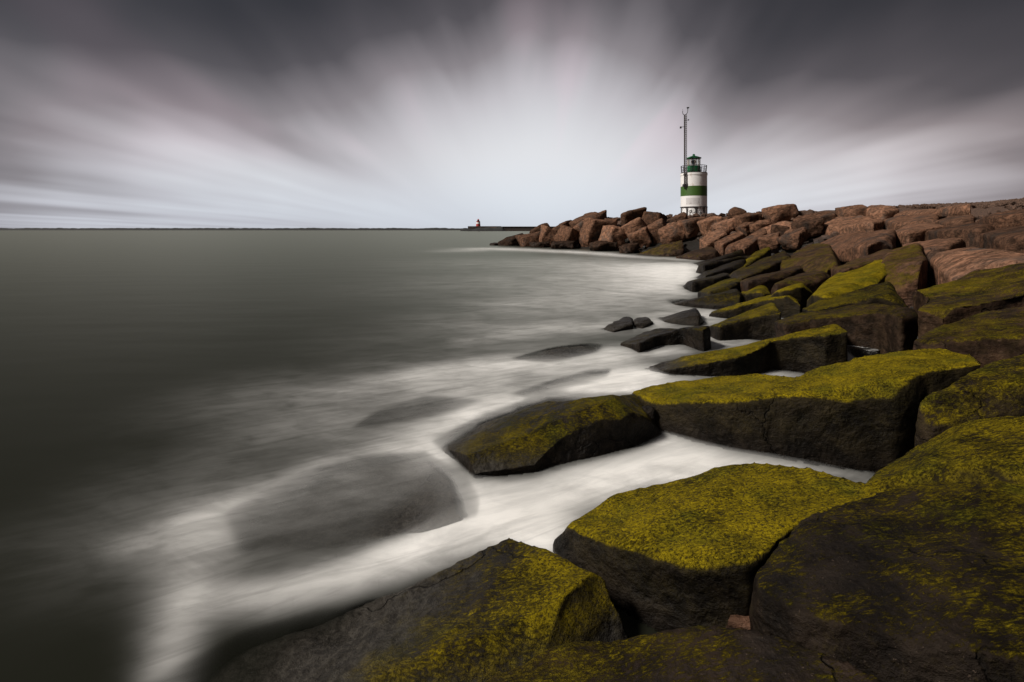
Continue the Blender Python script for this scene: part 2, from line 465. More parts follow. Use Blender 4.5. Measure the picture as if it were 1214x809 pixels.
slab('dark mossy block adjoining the rounded wedge on its right', [(834, 382), (870, 370), (900, 361), (918, 359), (928, 370), (918, 371), (890, 375), (850, 386)], off=-.12, moss=.7)
slab('thin yellow edged ridge of stone beside the foaming pool', [(836, 369), (880, 357), (912, 348), (940, 343), (951, 352), (930, 354), (900, 358), (868, 365)], off=-.2, moss=.8)
slab('long low dark stone in foam above the thin yellow edged ridge', [(783, 359), (830, 348), (870, 340), (883, 344), (877, 350), (840, 356), (800, 361)], off=-.1, moss=.35)
slab('stubby mossy stone continuing the long low dark stone uphill', [(876, 340), (895, 332), (906, 331), (917, 341), (908, 346), (885, 348)], off=-.1, moss=.8)
slab('small dark sliver of stone lying in foam left of the thin ridge', [(768, 379), (800, 371), (825, 365), (838, 368), (830, 374), (795, 380)], off=-.08, moss=.2)
slab('outermost low hump just breaking the white water', [(708, 391, -.12), (725, 382), (738, 376), (750, 375), (750, 384), (728, 392, -.06)], flat_z=.10, moss=.1)
slab('tiny round hump touching the outermost low hump', [(751, 377), (765, 374), (774, 379), (762, 384), (752, 382)], flat_z=.10, moss=.1)
slab('mossy block with a brown rounded end over a black cavity', [(916, 380), (950, 370), (1000, 360), (1050, 351), (1078, 356), (1090, 371), (1070, 379), (1040, 371), (1000, 375), (960, 380), (930, 386)], off=-.08, moss=.52, tint=.12, patch=.6)
slab('tapering mossy wedge between the golden stone and the brown ended block', [(946, 363), (970, 353), (1010, 344), (1055, 333), (1066, 341), (1082, 350), (1040, 354), (1000, 360), (965, 367)], off=-.08, moss=.58)
slab('stone with a glowing golden top left of the cracked green slab', [(953, 344), (975, 330), (1000, 320), (1030, 312), (1058, 308), (1064, 316), (1048, 321), (1036, 333), (1010, 343), (975, 350)], moss=1.0, patch=.1)
slab('half mossy half brown block with a pale upright edge, beside the golden stone', [(1020, 319), (1050, 305), (1095, 296), (1102, 307), (1090, 319), (1060, 324), (1040, 326)], moss=.55, tint=.8, patch=.9)
slab('long narrow tilted plank of stone above the golden stone', [(985, 318), (1020, 302), (1060, 288), (1074, 293), (1068, 301), (1035, 313), (1000, 325)], moss=.45, tint=.3)
slab('dull green broad slab above the tilted plank stone', [(916, 309), (943, 297), (963, 288), (986, 290), (1000, 298), (1014, 303), (984, 310), (971, 317), (945, 317)], moss=.50, tint=.3, patch=.6)
slab('mossy slab ending in a black square face right of the foam', [(872, 334), (905, 321), (946, 308), (955, 315), (935, 323), (902, 334), (884, 338)], moss=0.45, tint=.15)
slab('grey green slab just below the black square faced slab', [(910, 338), (945, 322), (976, 313), (987, 320), (972, 327), (945, 335), (922, 340)], moss=.5, tint=.2)
slab('thin slab with a bright yellow upper edge by the pool', [(906, 344), (935, 335), (958, 328), (967, 333), (950, 340), (925, 346)], off=-.05, moss=.95, patch=.1)
slab('short yellow mossed slab at the foot of the leaning boulders', [(858, 313), (880, 303), (908, 292), (916, 296), (890, 309), (870, 316)], moss=0.7)
slab('ribbed green slab between the foam and the brown slope', [(858, 324), (890, 311), (932, 298), (943, 303), (905, 318), (874, 329)], moss=0.5, tint=.1)
slab('uppermost of the dark fins pointing into the foam', [(818, 314), (850, 302), (882, 291), (889, 294), (860, 306), (834, 315)], moss=.35)
slab('second dark fin from the top of the row pointing into foam', [(815, 322), (850, 309), (895, 294), (902, 298), (862, 312), (836, 321)], moss=.35)
slab('third dark fin in the row pointing into foam', [(812, 329), (848, 316), (882, 305), (887, 310), (855, 321), (834, 329)], moss=.35)
slab('fourth dark fin from the top, reaching furthest left, in the row pointing into foam', [(804, 338), (840, 325), (868, 317), (874, 322), (846, 334), (822, 340)], moss=.4)
slab('lowest blunt fin of the row, with a greenish top end', [(824, 345), (850, 335), (874, 327), (882, 331), (866, 340), (840, 347)], moss=.6)
slab('mossy ramp of stone meeting the sea below the boulder pile', [(741, 303), (770, 294), (793, 288), (810, 285), (812, 290), (793, 297), (770, 303)], moss=.52, tint=.15)
slab('dark wet low slab right of the mossy ramp by the sea', [(800, 304), (820, 296), (842, 290), (856, 291), (850, 299), (828, 306)], moss=.3, tint=.2)
slab('brown leaning slab with a black end, over the short yellow slab', [(868, 292), (888, 281), (906, 272), (912, 278), (898, 287), (882, 297)], moss=.05, tint=.9)
slab('reddish leaning slab left of the black ended leaning slab', [(845, 290), (862, 279), (878, 270), (886, 273), (872, 284), (856, 293)], moss=.05, tint=1.0)
slab('small reddish leaning slab above the dark wet low slab', [(828, 286), (844, 276), (858, 272), (864, 276), (850, 286), (836, 292)], moss=.1, tint=1.0)
slab('narrow brown strip of stone between two leaning slabs', [(858, 292), (876, 283), (892, 275), (898, 279), (880, 290), (866, 297)], moss=.1, tint=.9)
slab('smooth orange brown slab under the large crest boulder', [(896, 272), (917, 262), (943, 258), (948, 264), (930, 269), (912, 272)], moss=0, tint=1.0)
slab('cracked salmon coloured slab in the middle of the brown slope', [(953, 289), (984, 278), (1026, 275), (1064, 277), (1066, 288), (1032, 298), (1010, 295), (984, 294), (968, 293)], moss=0, tint=1.0, thick=.7)
slab('small pale red triangular slab left of the wide bare brown slab', [(1066, 290), (1115, 285), (1147, 283), (1128, 292), (1106, 299), (1076, 301)], moss=0, tint=1.0, thick=.6)
slab('wide bare brown slab with fine cracks at the right edge', [(1098, 301), (1134, 292), (1172, 288), (1210, 293), (1290, 300), (1280, 308), (1214, 308), (1165, 311), (1130, 318), (1110, 311)], moss=.08, tint=.8, thick=.7)
slab('flat red slab jutting over a black shadow, left of the grey lump', [(1044, 278), (1070, 266), (1104, 261), (1134, 264), (1110, 270), (1076, 279)], moss=0, tint=1.0, thick=.6)
slab('grey pitted lump of stone between two red slabs', [(1090, 272), (1120, 264), (1158, 260), (1186, 268), (1160, 274), (1115, 277)], moss=0, tint=.55, thick=.8, patch=.5)
slab('grey speckled block with a dark end at the right edge', [(1158, 276), (1190, 267), (1214, 264), (1290, 256), (1300, 268), (1214, 279), (1185, 283)], moss=0, tint=.6, thick=.8)
slab('large red brown slab sloping up to the left of the crest', [(968, 265), (992, 252), (1013, 246), (1035, 252), (1064, 259), (1036, 268), (990, 269)], moss=0, tint=1.0, thick=.8)
slab('dark crest slab standing against the sky left of the notch', [(988, 250), (1010, 244.5), (1026, 243), (1032, 247.5), (1015, 252), (1000, 253)], moss=0, tint=.8, thick=.6, off=.1)
slab('flat topped crest slab against the sky right of the notch', [(1024, 248), (1030, 244.5), (1052, 241.5), (1068, 245), (1050, 252), (1032, 253)], moss=0, tint=.85, thick=.6, off=.1)
slab('brown slab just under the rubble berm, left of centre', [(1046, 263), (1080, 255), (1112, 251), (1118, 257), (1080, 264), (1060, 267)], moss=0, tint=.95, thick=.6)
slab('rough brown slab under the rubble berm at the right edge', [(1146, 260), (1180, 250), (1214, 246), (1290, 238), (1300, 254), (1214, 259), (1180, 264)], moss=0, tint=.9, thick=.6)
slab('long thin brown slab directly below the crest rubble', [(1056, 255), (1100, 248.5), (1140, 246), (1156, 251), (1110, 255), (1075, 258)], moss=0, tint=.85, thick=.5)
slab('dark brown block wedged under the long thin crest slab', [(1108, 262), (1125, 254), (1152, 252), (1158, 259), (1130, 265)], moss=0, tint=.45, thick=.7)
slab('low crest slab sloping down toward the large crest boulder', [(938, 258), (960, 252), (985, 249), (994, 253), (970, 260), (950, 263)], moss=0, tint=.7, thick=.6)
# drowned blocks showing through the water
GW = 'drowned stones in the shallows'
slab('drowned dark stone showing through foam, furthest out by the low humps', [(600, 428), (650, 415), (700, 408), (719, 410), (706, 421), (650, 434)], flat_z=-.03, moss=0, group=GW, thick=.7)
slab('drowned stone just behind the single grey topped block', [(605, 470), (660, 452), (700, 441), (727, 440), (716, 453), (660, 472), (630, 477)], flat_z=-.04, moss=.05, group=GW, thick=.7)
slab('drowned pointed stone left of the single grey topped block', [(410, 525), (450, 496), (500, 481), (550, 478), (580, 487), (540, 502), (480, 518)], flat_z=-.12, moss=0, group=GW, thick=.7)
slab('deepest drowned stone, a faint dark shape far left', [(110, 565), (180, 508), (260, 488), (340, 493), (354, 520), (330, 548), (250, 568), (150, 585)], flat_z=-.27, moss=0, group=GW, thick=.7)

# loose stones wedged between the blocks
boulder('small rusty stone wedged in the black joint above the lowest block', 887, 745, 44, 26, rot=-12, tint=.55, moss=0, Y=2.35, depth=.7, name='wedged_stone', group='loose stones in the joints')
boulder('small dark knob of stone at the left foot of the bright yellow block', 767, 491, 22, 18, rot=10, tint=0, moss=.2, Y=5.15, name='wedged_stone', group='loose stones in the joints')
boulder('little flat stone in the crack behind the largest dark block', 1078, 574, 46, 9, rot=3, tint=.2, moss=.2, Y=3.15, name='wedged_stone', group='loose stones in the joints')
boulder('dark wet stone at the head of the foaming pool', 1000, 396, 46, 14, rot=8, tint=.15, moss=.1, Y=7.9, name='wedged_stone', group='loose stones in the joints')
boulder('black stone in the foam between the ridge and the brown ended block', 955, 358, 22, 9, rot=12, tint=.1, moss=.3, Y=11.5, name='wedged_stone', group='loose stones in the joints')

# ------------------------------------------------------------------ boulders of the jetty
boulder('lowest flat tip stone of the jetty, just out of the sea', 590, 291, 20, 6, rot=4, tint=.1)
boulder('dark wet stone second from the jetty tip', 607, 286.5, 28, 12, rot=20, tint=.15)
boulder('brown black stone third from the jetty tip', 629, 285, 28, 16, rot=10, tint=.5)
boulder('dark tilted block sticking up near the jetty tip', 641, 274, 21, 13, rot=32, tint=.7)
boulder('brown squat block below the tilted block near the tip', 652, 281, 26, 19, rot=-28, tint=.9)
boulder('grey brown slab lying behind the tilted block near the tip', 667, 270, 24, 9, rot=24, tint=.8)
boulder('dark fronted angular block in the left front row of the jetty', 678, 281, 30, 20, rot=-22, tint=.75)
boulder('orange topped block with a black right side, under the long capstone', 689, 270, 22, 13, rot=26, tint=1.0)
boulder('long dark capstone slanting along the left skyline', 696, 262, 40, 13, rot=20, tint=.6)
boulder('tall tan boulder leaning in the left of the pile', 707, 274, 27, 29, rot=-14, tint=1.0)
boulder('small rounded dark stone on the skyline between two tall boulders', 724, 264, 16, 11, rot=0, tint=.6)
boulder('broad tan boulder with a black right flank, in the front row', 729, 280, 30, 27, rot=-12, tint=1.0)
boulder('domed dark boulder on the skyline left of the twin lumps', 749, 257, 28, 14, rot=14, tint=.55)
boulder('brick shaped orange boulder below the domed dark boulder', 752, 271, 26, 20, rot=30, tint=1.0)
boulder('humped brown boulder on the skyline midway to the lighthouse', 774, 261, 29, 19, rot=-8, tint=.65)
boulder('dark angular boulder below the humped skyline boulder', 781, 272, 25, 20, rot=34, tint=.75)
boulder('rounded orange boulder at the waterside above the mossy ramp', 759, 282, 24, 16, rot=24, tint=1.0)
boulder('bright tilted rectangular block in the middle of the pile', 796, 276, 32, 19, rot=28, tint=1.0)
boulder('brown rock just left of the lighthouse foot', 805, 261, 21, 12, rot=22, tint=.7)
boulder('mottled grey brown boulder right below the lighthouse', 821, 267, 32, 15, rot=14, tint=.75)
boulder('flat faced orange block right of the mottled boulder', 843, 267, 28, 17, rot=26, tint=1.0)
boulder('orange wedge behind the reddish leaning slab', 859, 268, 24, 12, rot=22, tint=1.0)
boulder('low dark rock right of the lighthouse foot', 863, 261, 20, 9, rot=8, tint=.6)
boulder('pointed brown boulder on the skyline right of the lighthouse', 875, 253.5, 20, 12, rot=-18, tint=.7)
boulder('pale streaked boulder below the pointed skyline boulder', 886, 261, 28, 14, rot=12, tint=.8)
boulder('flat orange stone below the pale streaked boulder', 884, 270, 20, 10, rot=20, tint=1.0)
boulder('brown stone strip left of the smooth orange brown slab', 901, 267, 26, 10, rot=18, tint=.95)
boulder('largest crest boulder on the skyline, rounded with a dark right side', 924, 252, 32, 17, rot=8, tint=.8)
boulder('dark split boulder with a pale spot below the smooth slab', 925, 275, 22, 16, rot=-10, tint=.4)
boulder('rounded grey boulder left of the dark split boulder', 911, 285, 26, 14, rot=16, tint=.6)
boulder('striped grey rose boulder between the split boulder and salmon slab', 941, 281, 28, 14, rot=20, tint=.75)
boulder('dark jagged boulder beside the large red brown slab', 957, 269, 34, 15, rot=14, tint=.45)
boulder('dark stone at the waterline under the broad tan boulder', 716, 290, 30, 10, rot=0, box_=.35, amp=.09, tint=.2)
boulder('black wet stone at the waterline under the dark fronted block', 668, 291, 32, 8, rot=4, box_=.35, amp=.09, tint=.1)
boulder('black wet stone at the waterline near the mossy ramp', 744, 294, 26, 10, rot=12, box_=.35, amp=.09, tint=.15)
boulder('black wet stone at the waterline below the squat tip block', 640, 290.5, 24, 7, rot=2, box_=.35, amp=.09, tint=.1)


# ------------------------------------------------------------------ ground under the stones
def fan(thetas, radii):
    th, r = np.meshgrid(thetas, radii)
    return r * np.sin(th), r * np.cos(th)

def grid_faces(nr, nc, keep=None):
    i = np.arange(nr - 1)[:, None] * nc + np.arange(nc - 1)[None, :]
    f = np.stack([i, i + 1, i + nc + 1, i + nc], -1).reshape(-1, 4)[:, ::-1]
    if keep is not None:
        f = f[keep.ravel()[f].any(1)]
    return f

def mesh_np(name, co, faces, mat, parent=None, smooth=True):
    used = np.unique(faces); remap = np.full(len(co), -1); remap[used] = np.arange(len(used))
    me = bpy.data.meshes.new(name)
    me.from_pydata(co[used].tolist(), [], remap[faces].tolist())
    me.update()
    if smooth: me.polygons.foreach_set('use_smooth', [True] * len(me.polygons))
    me.materials.append(mat)
    return link(bpy.data.objects.new(name, me), parent), used

def ground_z(X, Y):
    d = shore_dist(X, Y)
    z = H(X, Y)
    base = np.where(d > 0, z - 1.0 + .35 * sstep(3.2, 9, d) + .30 * sstep(10.5, 13, d), np.maximum(d * .30 - .8, -4.0))
    return base

xs = np.concatenate([[-2500, -900, -400, -200, -100, -60], np.arange(-40, 60, .5), np.array([62, 66, 72, 80, 100, 140, 200, 290, 500, 1200, 2500])])
ys = np.concatenate([[-60, -30, -15, -8], np.arange(-4, 80, .5), np.array([82, 86, 92, 100, 120, 160, 240, 400, 800, 2000, 9000])])
GX, GY = np.meshgrid(xs, ys)
GZ = ground_z(GX, GY)
gn = np.array([nrm(a * 1.1, b * 1.1, 0.3) * .16 + nrm(a * 3.1, b * 3.1, 5.3) * .09 for a, b in zip(GX.ravel(), GY.ravel())]).reshape(GX.shape)
GZ = GZ + gn
g, _ = mesh_np('sea_bed_and_stone_bank', np.stack([GX, GY, GZ], -1).reshape(-1, 3), grid_faces(*GX.shape)[:, ::-1], RUBBLE)
tag(g, kind='structure'); g.name = 'ground'

# rubble in the joints and along the crest: too many to count
def stones_mesh(spots, name, label, mat, seed):
    rnd = random.Random(seed)
    bmt = bmesh.new(); bmesh.ops.create_icosphere(bmt, subdivisions=1, radius=1)
    bv = np.array([v.co[:] for v in bmt.verts]); bf = np.array([[v.index for v in f.verts] for f in bmt.faces]); bmt.free()
    C, Fc = [], []
    nv = 0
    rs = np.random.RandomState(seed)
    for x, y, z, s in spots:
        q = bv * (1 + rs.uniform(-.35, .25, (len(bv), 1)))
        q = q * np.array([s * rs.uniform(.8, 1.3), s * rs.uniform(.8, 1.3), s * rs.uniform(.55, .9)])
        a, b = rs.uniform(0, 6.28), rs.uniform(-.5, .5)
        R = np.array(Matrix.Rotation(a, 3, 'Z') @ Matrix.Rotation(b, 3, 'X'))
        C.append(q @ R.T + np.array([x, y, z])); Fc.append(bf + nv); nv += len(bv)
    o, _ = mesh_np(name, np.concatenate(C), np.concatenate(Fc), mat, smooth=False)
    tag(o, label, 'rubble', kind='stuff')
    return o

rs = np.random.RandomState(3)
sp = []
for _ in range(2600):                          # gaps between blocks, near
    Y = rs.uniform(1.2, 22); X = .43 * Y - 2 + rs.uniform(2.2, 16)
    z = float(ground_z(np.array(X), np.array(Y)))
    sp.append((X, Y, z + .12, rs.uniform(.07, .2)))
for _ in range(1500):
    Y = rs.uniform(20, 66); X = rs.uniform(0, 36)
    d = float(shore_dist(np.array(X), np.array(Y)))
    if d < 1.5 or d > 10.5: continue
    z = float(ground_z(np.array(X), np.array(Y)))
    sp.append((X, Y, z + .2, rs.uniform(.14, .38)))
stones_mesh(sp, 'joint_rubble', 'dark wet broken stones filling the joints between the big blocks', RUBBLE, 5)
sp = []
for _ in range(5200):                          # stony berm on the crest to the right
    px = rs.uniform(1040, 1420); t = rs.uniform(0, 1)
    a = (px - CX) / F
    Yc = np.interp(px, [1040, 1130, 1214, 1420], [37, 29, 23.0, 15.5]) + t * 3.2 - .6
    X = a * Yc
    z = float(H(np.array(X), np.array(Yc)))
    zt = CH + (HY - np.interp(px, [1040, 1070, 1120, 1170, 1214, 1420], [249, 248.5, 243, 240, 235, 218])) / F * Yc
    gz_ = float(ground_z(np.array(X), np.array(Yc)))
    zz = rs.uniform(gz_ + .05, max(gz_ + .2, zt - .10))
    sp.append((X, Yc, zz, rs.uniform(.07, .16)))
stones_mesh(sp, 'crest_rubble', 'small brown rubble heaped in a berm along the right crest', RUBBLE, 6)

# ------------------------------------------------------------------ water
allv = np.concatenate([s[0] for s in STONES]); polys = []; o_ = 0
for v, f in STONES:
    polys += [tuple(i + o_ for i in p) for p in f]; o_ += len(v)
BVH = BVHTree.FromPolygons([tuple(v) for v in allv], polys, all_triangles=False)
del polys

STROKES = [
    # points (px, py), half width in rows, intensity
    ([(235, 712, .32), (330, 702, .52), (420, 678, .78), (500, 648, 1), (580, 612, 1.1), (650, 590, 1.1), (740, 562, 1.1), (820, 548, 1.1), (900, 540, 1.1), (1015, 538, 1.1)], 21, 1.0),
    ([(560, 600, 1.1), (640, 625, 1.1), (680, 650, 1.0)], 24, 1.0),
    ([(190, 830, .5), (205, 770, .6), (220, 720, .6), (226, 670, .5), (236, 620, .45)], 22, .5),
    ([(170, 640, .22), (250, 612, .34), (340, 578, .42), (430, 545, .52), (520, 518, .72), (585, 488, .9)], 17, .75),
    ([(520, 545, 1.1), (548, 572, 1.1), (562, 600, 1.1)], 14, 1.0),
    ([(560, 490, .7), (620, 480, .85), (700, 455, .95), (760, 443, 1.0), (850, 441, 1.1), (970, 436, 1.1)], 8, .95),
    ([(700, 470, 1.1), (760, 462, 1.1)], 14, 1.0),
    ([(790, 495, 1.1), (815, 515, 1.1), (840, 540, 1.1)], 22, 1.0),
    ([(430, 452, .2), (520, 440, .35), (620, 432, .5), (700, 424, .7), (770, 415, .85), (850, 402, 1), (925, 390, 1.1)], 7, .85),
    ([(560, 402, .15), (650, 390, .3), (730, 388, .45), (800, 380, .7), (850, 372, 1.0), (905, 360, 1)], 6, .8),
    ([(600, 362, .25), (700, 352, .3), (780, 343, .5), (850, 334, .8)], 6, .55),
    ([(735, 310, .15), (780, 316, .4), (815, 322, 1.0), (835, 318, 1.1)], 6, .9),
    ([(790, 337, .5), (820, 328, 1.0), (840, 322, 1)], 6, .9),
    ([(545, 298, .25), (580, 295, .6), (600, 295.5, .7), (650, 297.5, .7), (700, 300, .8), (745, 304, .6), (800, 307, .5), (835, 309, .8)], 1.2, .7),
    ([(600, 312, .15), (680, 312, .25), (760, 316, .35)], 6, .6),
    ([(300, 620, .6), (430, 585, .8), (545, 560, 1.0)], 42, .40),
    # thin veil drifting off the stones
    ([(330, 470, .20), (450, 462, .42), (560, 452, .62), (660, 440, .6)], 28, .58),
    ([(180, 560, .10), (300, 525, .22), (420, 500, .4), (520, 480, .5)], 30, .35),
    ([(480, 400, .10), (600, 385, .36), (700, 370, .45), (790, 352, .5)], 18, .42),
    ([(560, 340, .10), (660, 335, .36), (740, 330, .55), (800, 330, .7)], 13, .5),
    ([(60, 640, .05), (170, 620, .18), (260, 600, .25)], 50, .4),
]
def foam_field(X, Y):
    acc = np.zeros(X.shape)
    for pts, hw, inten in STROKES:
        best = np.zeros(X.shape)
        for p, q in zip(pts, pts[1:]):
            A, B = flat(p[0], p[1]), flat(q[0], q[1])
            ra, rb = hw * A.y ** 2 / (F * CH), hw * B.y ** 2 / (F * CH)
            vx, vy = B.x - A.x, B.y - A.y
            t = np.clip(((X - A.x) * vx + (Y - A.y) * vy) / (vx * vx + vy * vy + 1e-9), 0, 1)
            d = np.hypot(X - A.x - t * vx, Y - A.y - t * vy)
            r = ra + (rb - ra) * t; it = p[2] + (q[2] - p[2]) * t
            best = np.maximum(best, it * np.exp(-(d / r) ** 2 * .8))
        acc = 1 - (1 - acc) * (1 - np.clip(best * inten, 0, 1))
    return acc

th = np.radians(np.concatenate([np.arange(-80, -46, 1.0), np.arange(-46, 47, .14), np.arange(47, 81, 1.0)]))
rr = np.concatenate([np.geomspace(.8, 70, 620), np.geomspace(72, 20000, 70)])
WX, WY = fan(th, rr)
foam = foam_field(WX, WY)
gz = ground_z(WX, WY)
rock_z = np.full(WX.shape, -5.0)
near = (np.hypot(WX, WY) < 72) & (gz > -3.2)
dn = Vector((0, 0, -1))
for i, j in zip(*np.nonzero(near)):
    h = BVH.ray_cast(Vector((WX[i, j], WY[i, j], 6.0)), dn)
    if h[0] is not None: rock_z[i, j] = h[0].z
solid = np.maximum(rock_z, np.where(gz > -.6, gz, -5))
depth = -solid
keep = depth > -.45
def blur(a, n):
    for _ in range(n):
        a[1:-1, 1:-1] = (a[1:-1, 1:-1] * 2 + a[:-2, 1:-1] + a[2:, 1:-1] + a[1:-1, :-2] + a[1:-1, 2:]) / 6
    return a
dsoft = blur(np.clip(depth, -.1, .8).copy(), 1)
wetm = (depth > 0).astype(float)
deep = blur(sstep(.0, .40, depth) * wetm, 7) / np.maximum(blur(wetm.copy(), 7), 1e-3)
cover = (.48 + .52 * sstep(.02, .30, deep * .40)) * sstep(-.015, .06, dsoft) * sstep(-.02, .05, blur(np.clip(depth, -.1, .3).copy(), 1))
foam = foam * (.70 + .30 * deep)
foam = np.clip(foam, 0, 1)
foam_air = foam.copy()                         # the spray reaches the stones, the froth thins out against their faces
prox = blur((rock_z > .04).astype(float), 100)
foam = foam * (1 - .80 * np.clip(prox * 2.1, 0, 1))

def water_material():
    k = NT('long_settled_sea_water')
    pos = k.n('NewGeometry').outputs['Position']
    fo, cv = k.attr('foam', 'GEOMETRY'), k.attr('cover', 'GEOMETRY')
    flow = k.mapping(pos, rot=(0, 0, -.38), scale=(.55, 1.0, 1))
    n1 = k.noise(flow, 1.1, 5, .55, .8); n2 = k.noise(flow, 3.4, 5, .6, .8)
    n3 = k.noise(k.mapping(pos, rot=(0, 0, .1), scale=(.02, .09, 1)), 1.0, 3, .5)
    f = k.math('ADD', fo, k.math('MULTIPLY', k.math('MULTIPLY', k.math('SUBTRACT', n1, .5), 1.9), k.math('MULTIPLY', fo, k.math('SUBTRACT', 1.30, fo))))
    f = k.math('ADD', f, k.math('MULTIPLY', k.math('MULTIPLY', k.math('SUBTRACT', n2, .5), .55), fo), clamp=True)
    n5 = k.noise(k.mapping(k.mapping(pos, rot=(0, 0, -.50)), scale=(.75, 5.0, 1)), 1.5, 5, .62, .9)
    f = k.math('MULTIPLY', f, k.rng(n5, .33, .60, .74, 1.0))
    n4 = k.noise(flow, 3.2, 6, .62, .6)
    f = k.math('MULTIPLY', f, k.rng(n4, .30, .58, .68, 1.0))
    h = k.math('MULTIPLY', k.noise(k.mapping(pos, scale=(.3, .8, 1)), 1.0, 2, .5), .03)
    bump = k.n('Bump', Strength=.35, Distance=1.0, Height=h)
    fr = k.n('Fresnel', IOR=1.33, Normal=bump.outputs[0])
    gs = k.n('BsdfGlossy', Roughness=.32, Normal=bump.outputs[0]); k.s(gs, 'Color', (.47, .48, .40, 1))
    df = k.n('BsdfDiffuse'); w = k.n('MixShader', Fac=fr.outputs[0])
    k.t.links.new(df.outputs[0], w.inputs[1]); k.t.links.new(gs.outputs[0], w.inputs[2])
    k.s(df, 'Color', k.mix(n3, (.0085, .0086, .0058), (.0145, .0148, .0100)))
    d = k.n('BsdfDiffuse'); k.s(d, 'Color', (.86, .835, .80, 1))
    mx = k.n('MixShader', Fac=f); k.t.links.new(w.outputs[0], mx.inputs[1]); k.t.links.new(d.outputs[0], mx.inputs[2])
    tr = k.n('BsdfTransparent')
    m2 = k.n('MixShader', Fac=cv); k.t.links.new(tr.outputs[0], m2.inputs[1]); k.t.links.new(mx.outputs[0], m2.inputs[2])
    return k.fin(m2.outputs[0])
WATER = water_material()
wo, used = mesh_np('water', np.stack([WX, WY, np.zeros_like(WX)], -1).reshape(-1, 3), grid_faces(*WX.shape, keep=keep)[:, ::-1], WATER)
for nm, arr in (('foam', foam), ('cover', cover)):
    a = wo.data.attributes.new(nm, 'FLOAT', 'POINT'); a.data.foreach_set('value', arr.ravel()[used].astype(np.float32))
tag(wo, kind='structure')

# shallow wash caught among the stones
def wash_material():
    k = NT('trickling_wash')
    pos = k.n('NewGeometry').outputs['Position']
    n = k.noise(k.mapping(pos, rot=(0, 0, -.38), scale=(1, 1.8, 1)), 3.2, 6, .68, 1.0)
    b = k.n('BsdfPrincipled', Roughness=.22)
    k.s(b, 'Base Color', k.mix(k.rng(n, .44, .62), (.012, .011, .010), (.60, .585, .56))); k.s(b, 'Specular IOR Level', .4)
    bump = k.n('Bump', Strength=.6, Distance=.1, Height=n); k.t.links.new(bump.outputs[0], b.inputs['Normal'])
    return k.fin(b.outputs[0])
WASH = wash_material()
for z_, pts in ((.10, [(868, 352), (905, 343), (960, 344), (992, 352), (960, 360), (890, 362)]), (.10, [(905, 378), (925, 361), (960, 362), (990, 370), (965, 380), (930, 386)]),
                (.34, [(985, 412), (1015, 396), (1060, 386), (1100, 390), (1100, 404), (1040, 416)])):
    P_ = [flat(a, b, z_) for a, b in pts]; c_ = sum(P_, Vector()) / len(P_)
    bm = bmesh.new(); ring = [bm.verts.new(p) for p in P_]; low_ = [bm.verts.new(p + Vector((0, 0, -.5))) for p in P_]
    bm.faces.new(ring)
    for i in range(len(ring)): bm.faces.new((ring[i], low_[i], low_[(i + 1) % len(ring)], ring[(i + 1) % len(ring)]))
    bmesh.ops.recalc_face_normals(bm, faces=bm.faces)
    tag(obj_bm('tide_pool', bm, WASH), kind='structure')

# spray hanging over the breaking water, a shallow body of mist
def mist_material():
    k = NT('spray_mist')
    v = k.n('VolumePrincipled'); k.s(v, 'Color', (.97, .955, .93, 1)); k.s(v, 'Density', 2.0); k.s(v, 'Anisotropy', 0.0)
    k.t.links.new(v.outputs[0], k.out.inputs['Volume'])
    return k.m
st = 3
thm = th[::st]; rm = rr[(rr < 46)][::st]
MX, MY = fan(thm, rm)
mf = blur((foam_air * .35 + foam * .65)[:len(rr[rr < 46]):st, ::st].copy(), 4)
mf = mf[:MX.shape[0], :MX.shape[1]]
mask = (mf > .22)
fcs = grid_faces(*MX.shape)[:, ::-1]
fcs = fcs[mask.ravel()[fcs].all(1)]
ztop = .0012 + .10 * np.clip((mf - .26) / .74, 0, 1) ** 1.2 * np.clip(5 / np.hypot(MX, MY), .12, 1.1)
nvm = MX.size
ctop = np.stack([MX, MY, ztop], -1).reshape(-1, 3); cbot = np.stack([MX, MY, np.full_like(MX, -.0008)], -1).reshape(-1, 3)
e = np.concatenate([fcs[:, [0, 1]], fcs[:, [1, 2]], fcs[:, [2, 3]], fcs[:, [3, 0]]])
es = set(map(tuple, e.tolist()))
side = np.array([(b, a, a + nvm, b + nvm) for a, b in es if (b, a) not in es])
mo, _ = mesh_np('sea_spray', np.concatenate([ctop, cbot]), np.concatenate([fcs, fcs[:, ::-1] + nvm, side]), mist_material())
tag(mo, 'thin white spray hanging over the breaking water between the stones', 'spray', kind='stuff')

# ------------------------------------------------------------------ lighthouse on the jetty
LY = 61.0
LS = LY / F
def lz(py): return CH + (HY - py) * LS
LX = (822.5 - CX) * LS
root = empty('lighthouse', (LX, LY, 3.3))
tag(root, 'round white lighthouse with one green band and green lantern above the boulders', 'lighthouse')
B0 = 3.3
def Z(py): return lz(py) - B0
def cyl(name, r, y0, y1, mat, parent=root, seg=48, r1=None):
    bm = bmesh.new(); lathe(bm, [(r, Z(y0)), (r1 or r, Z(y1))], seg)
    bm.normal_update()
    for e_ in bm.edges:
        e_.smooth = not (len(e_.link_faces) == 2 and e_.calc_face_angle(0) > .7)
    o = obj_bm(name, bm, mat, parent)
    for p in o.data.polygons: p.use_smooth = len(p.vertices) == 4
    return o
plinth = cyl('plinth', 1.46, 261, 246.3, M_BASE)
for i in range(9):
    bm = bmesh.new()
    a = 2 * math.pi * (i + .5) / 9
    box(bm, (1.47 * math.cos(a), 1.47 * math.sin(a), (Z(246.4) + Z(261)) / 2), (.10, .17, Z(246.4) - Z(261)), Matrix.Rotation(a, 3, 'Z'))
    obj_bm('plinth_post', bm, M_STEEL, plinth)
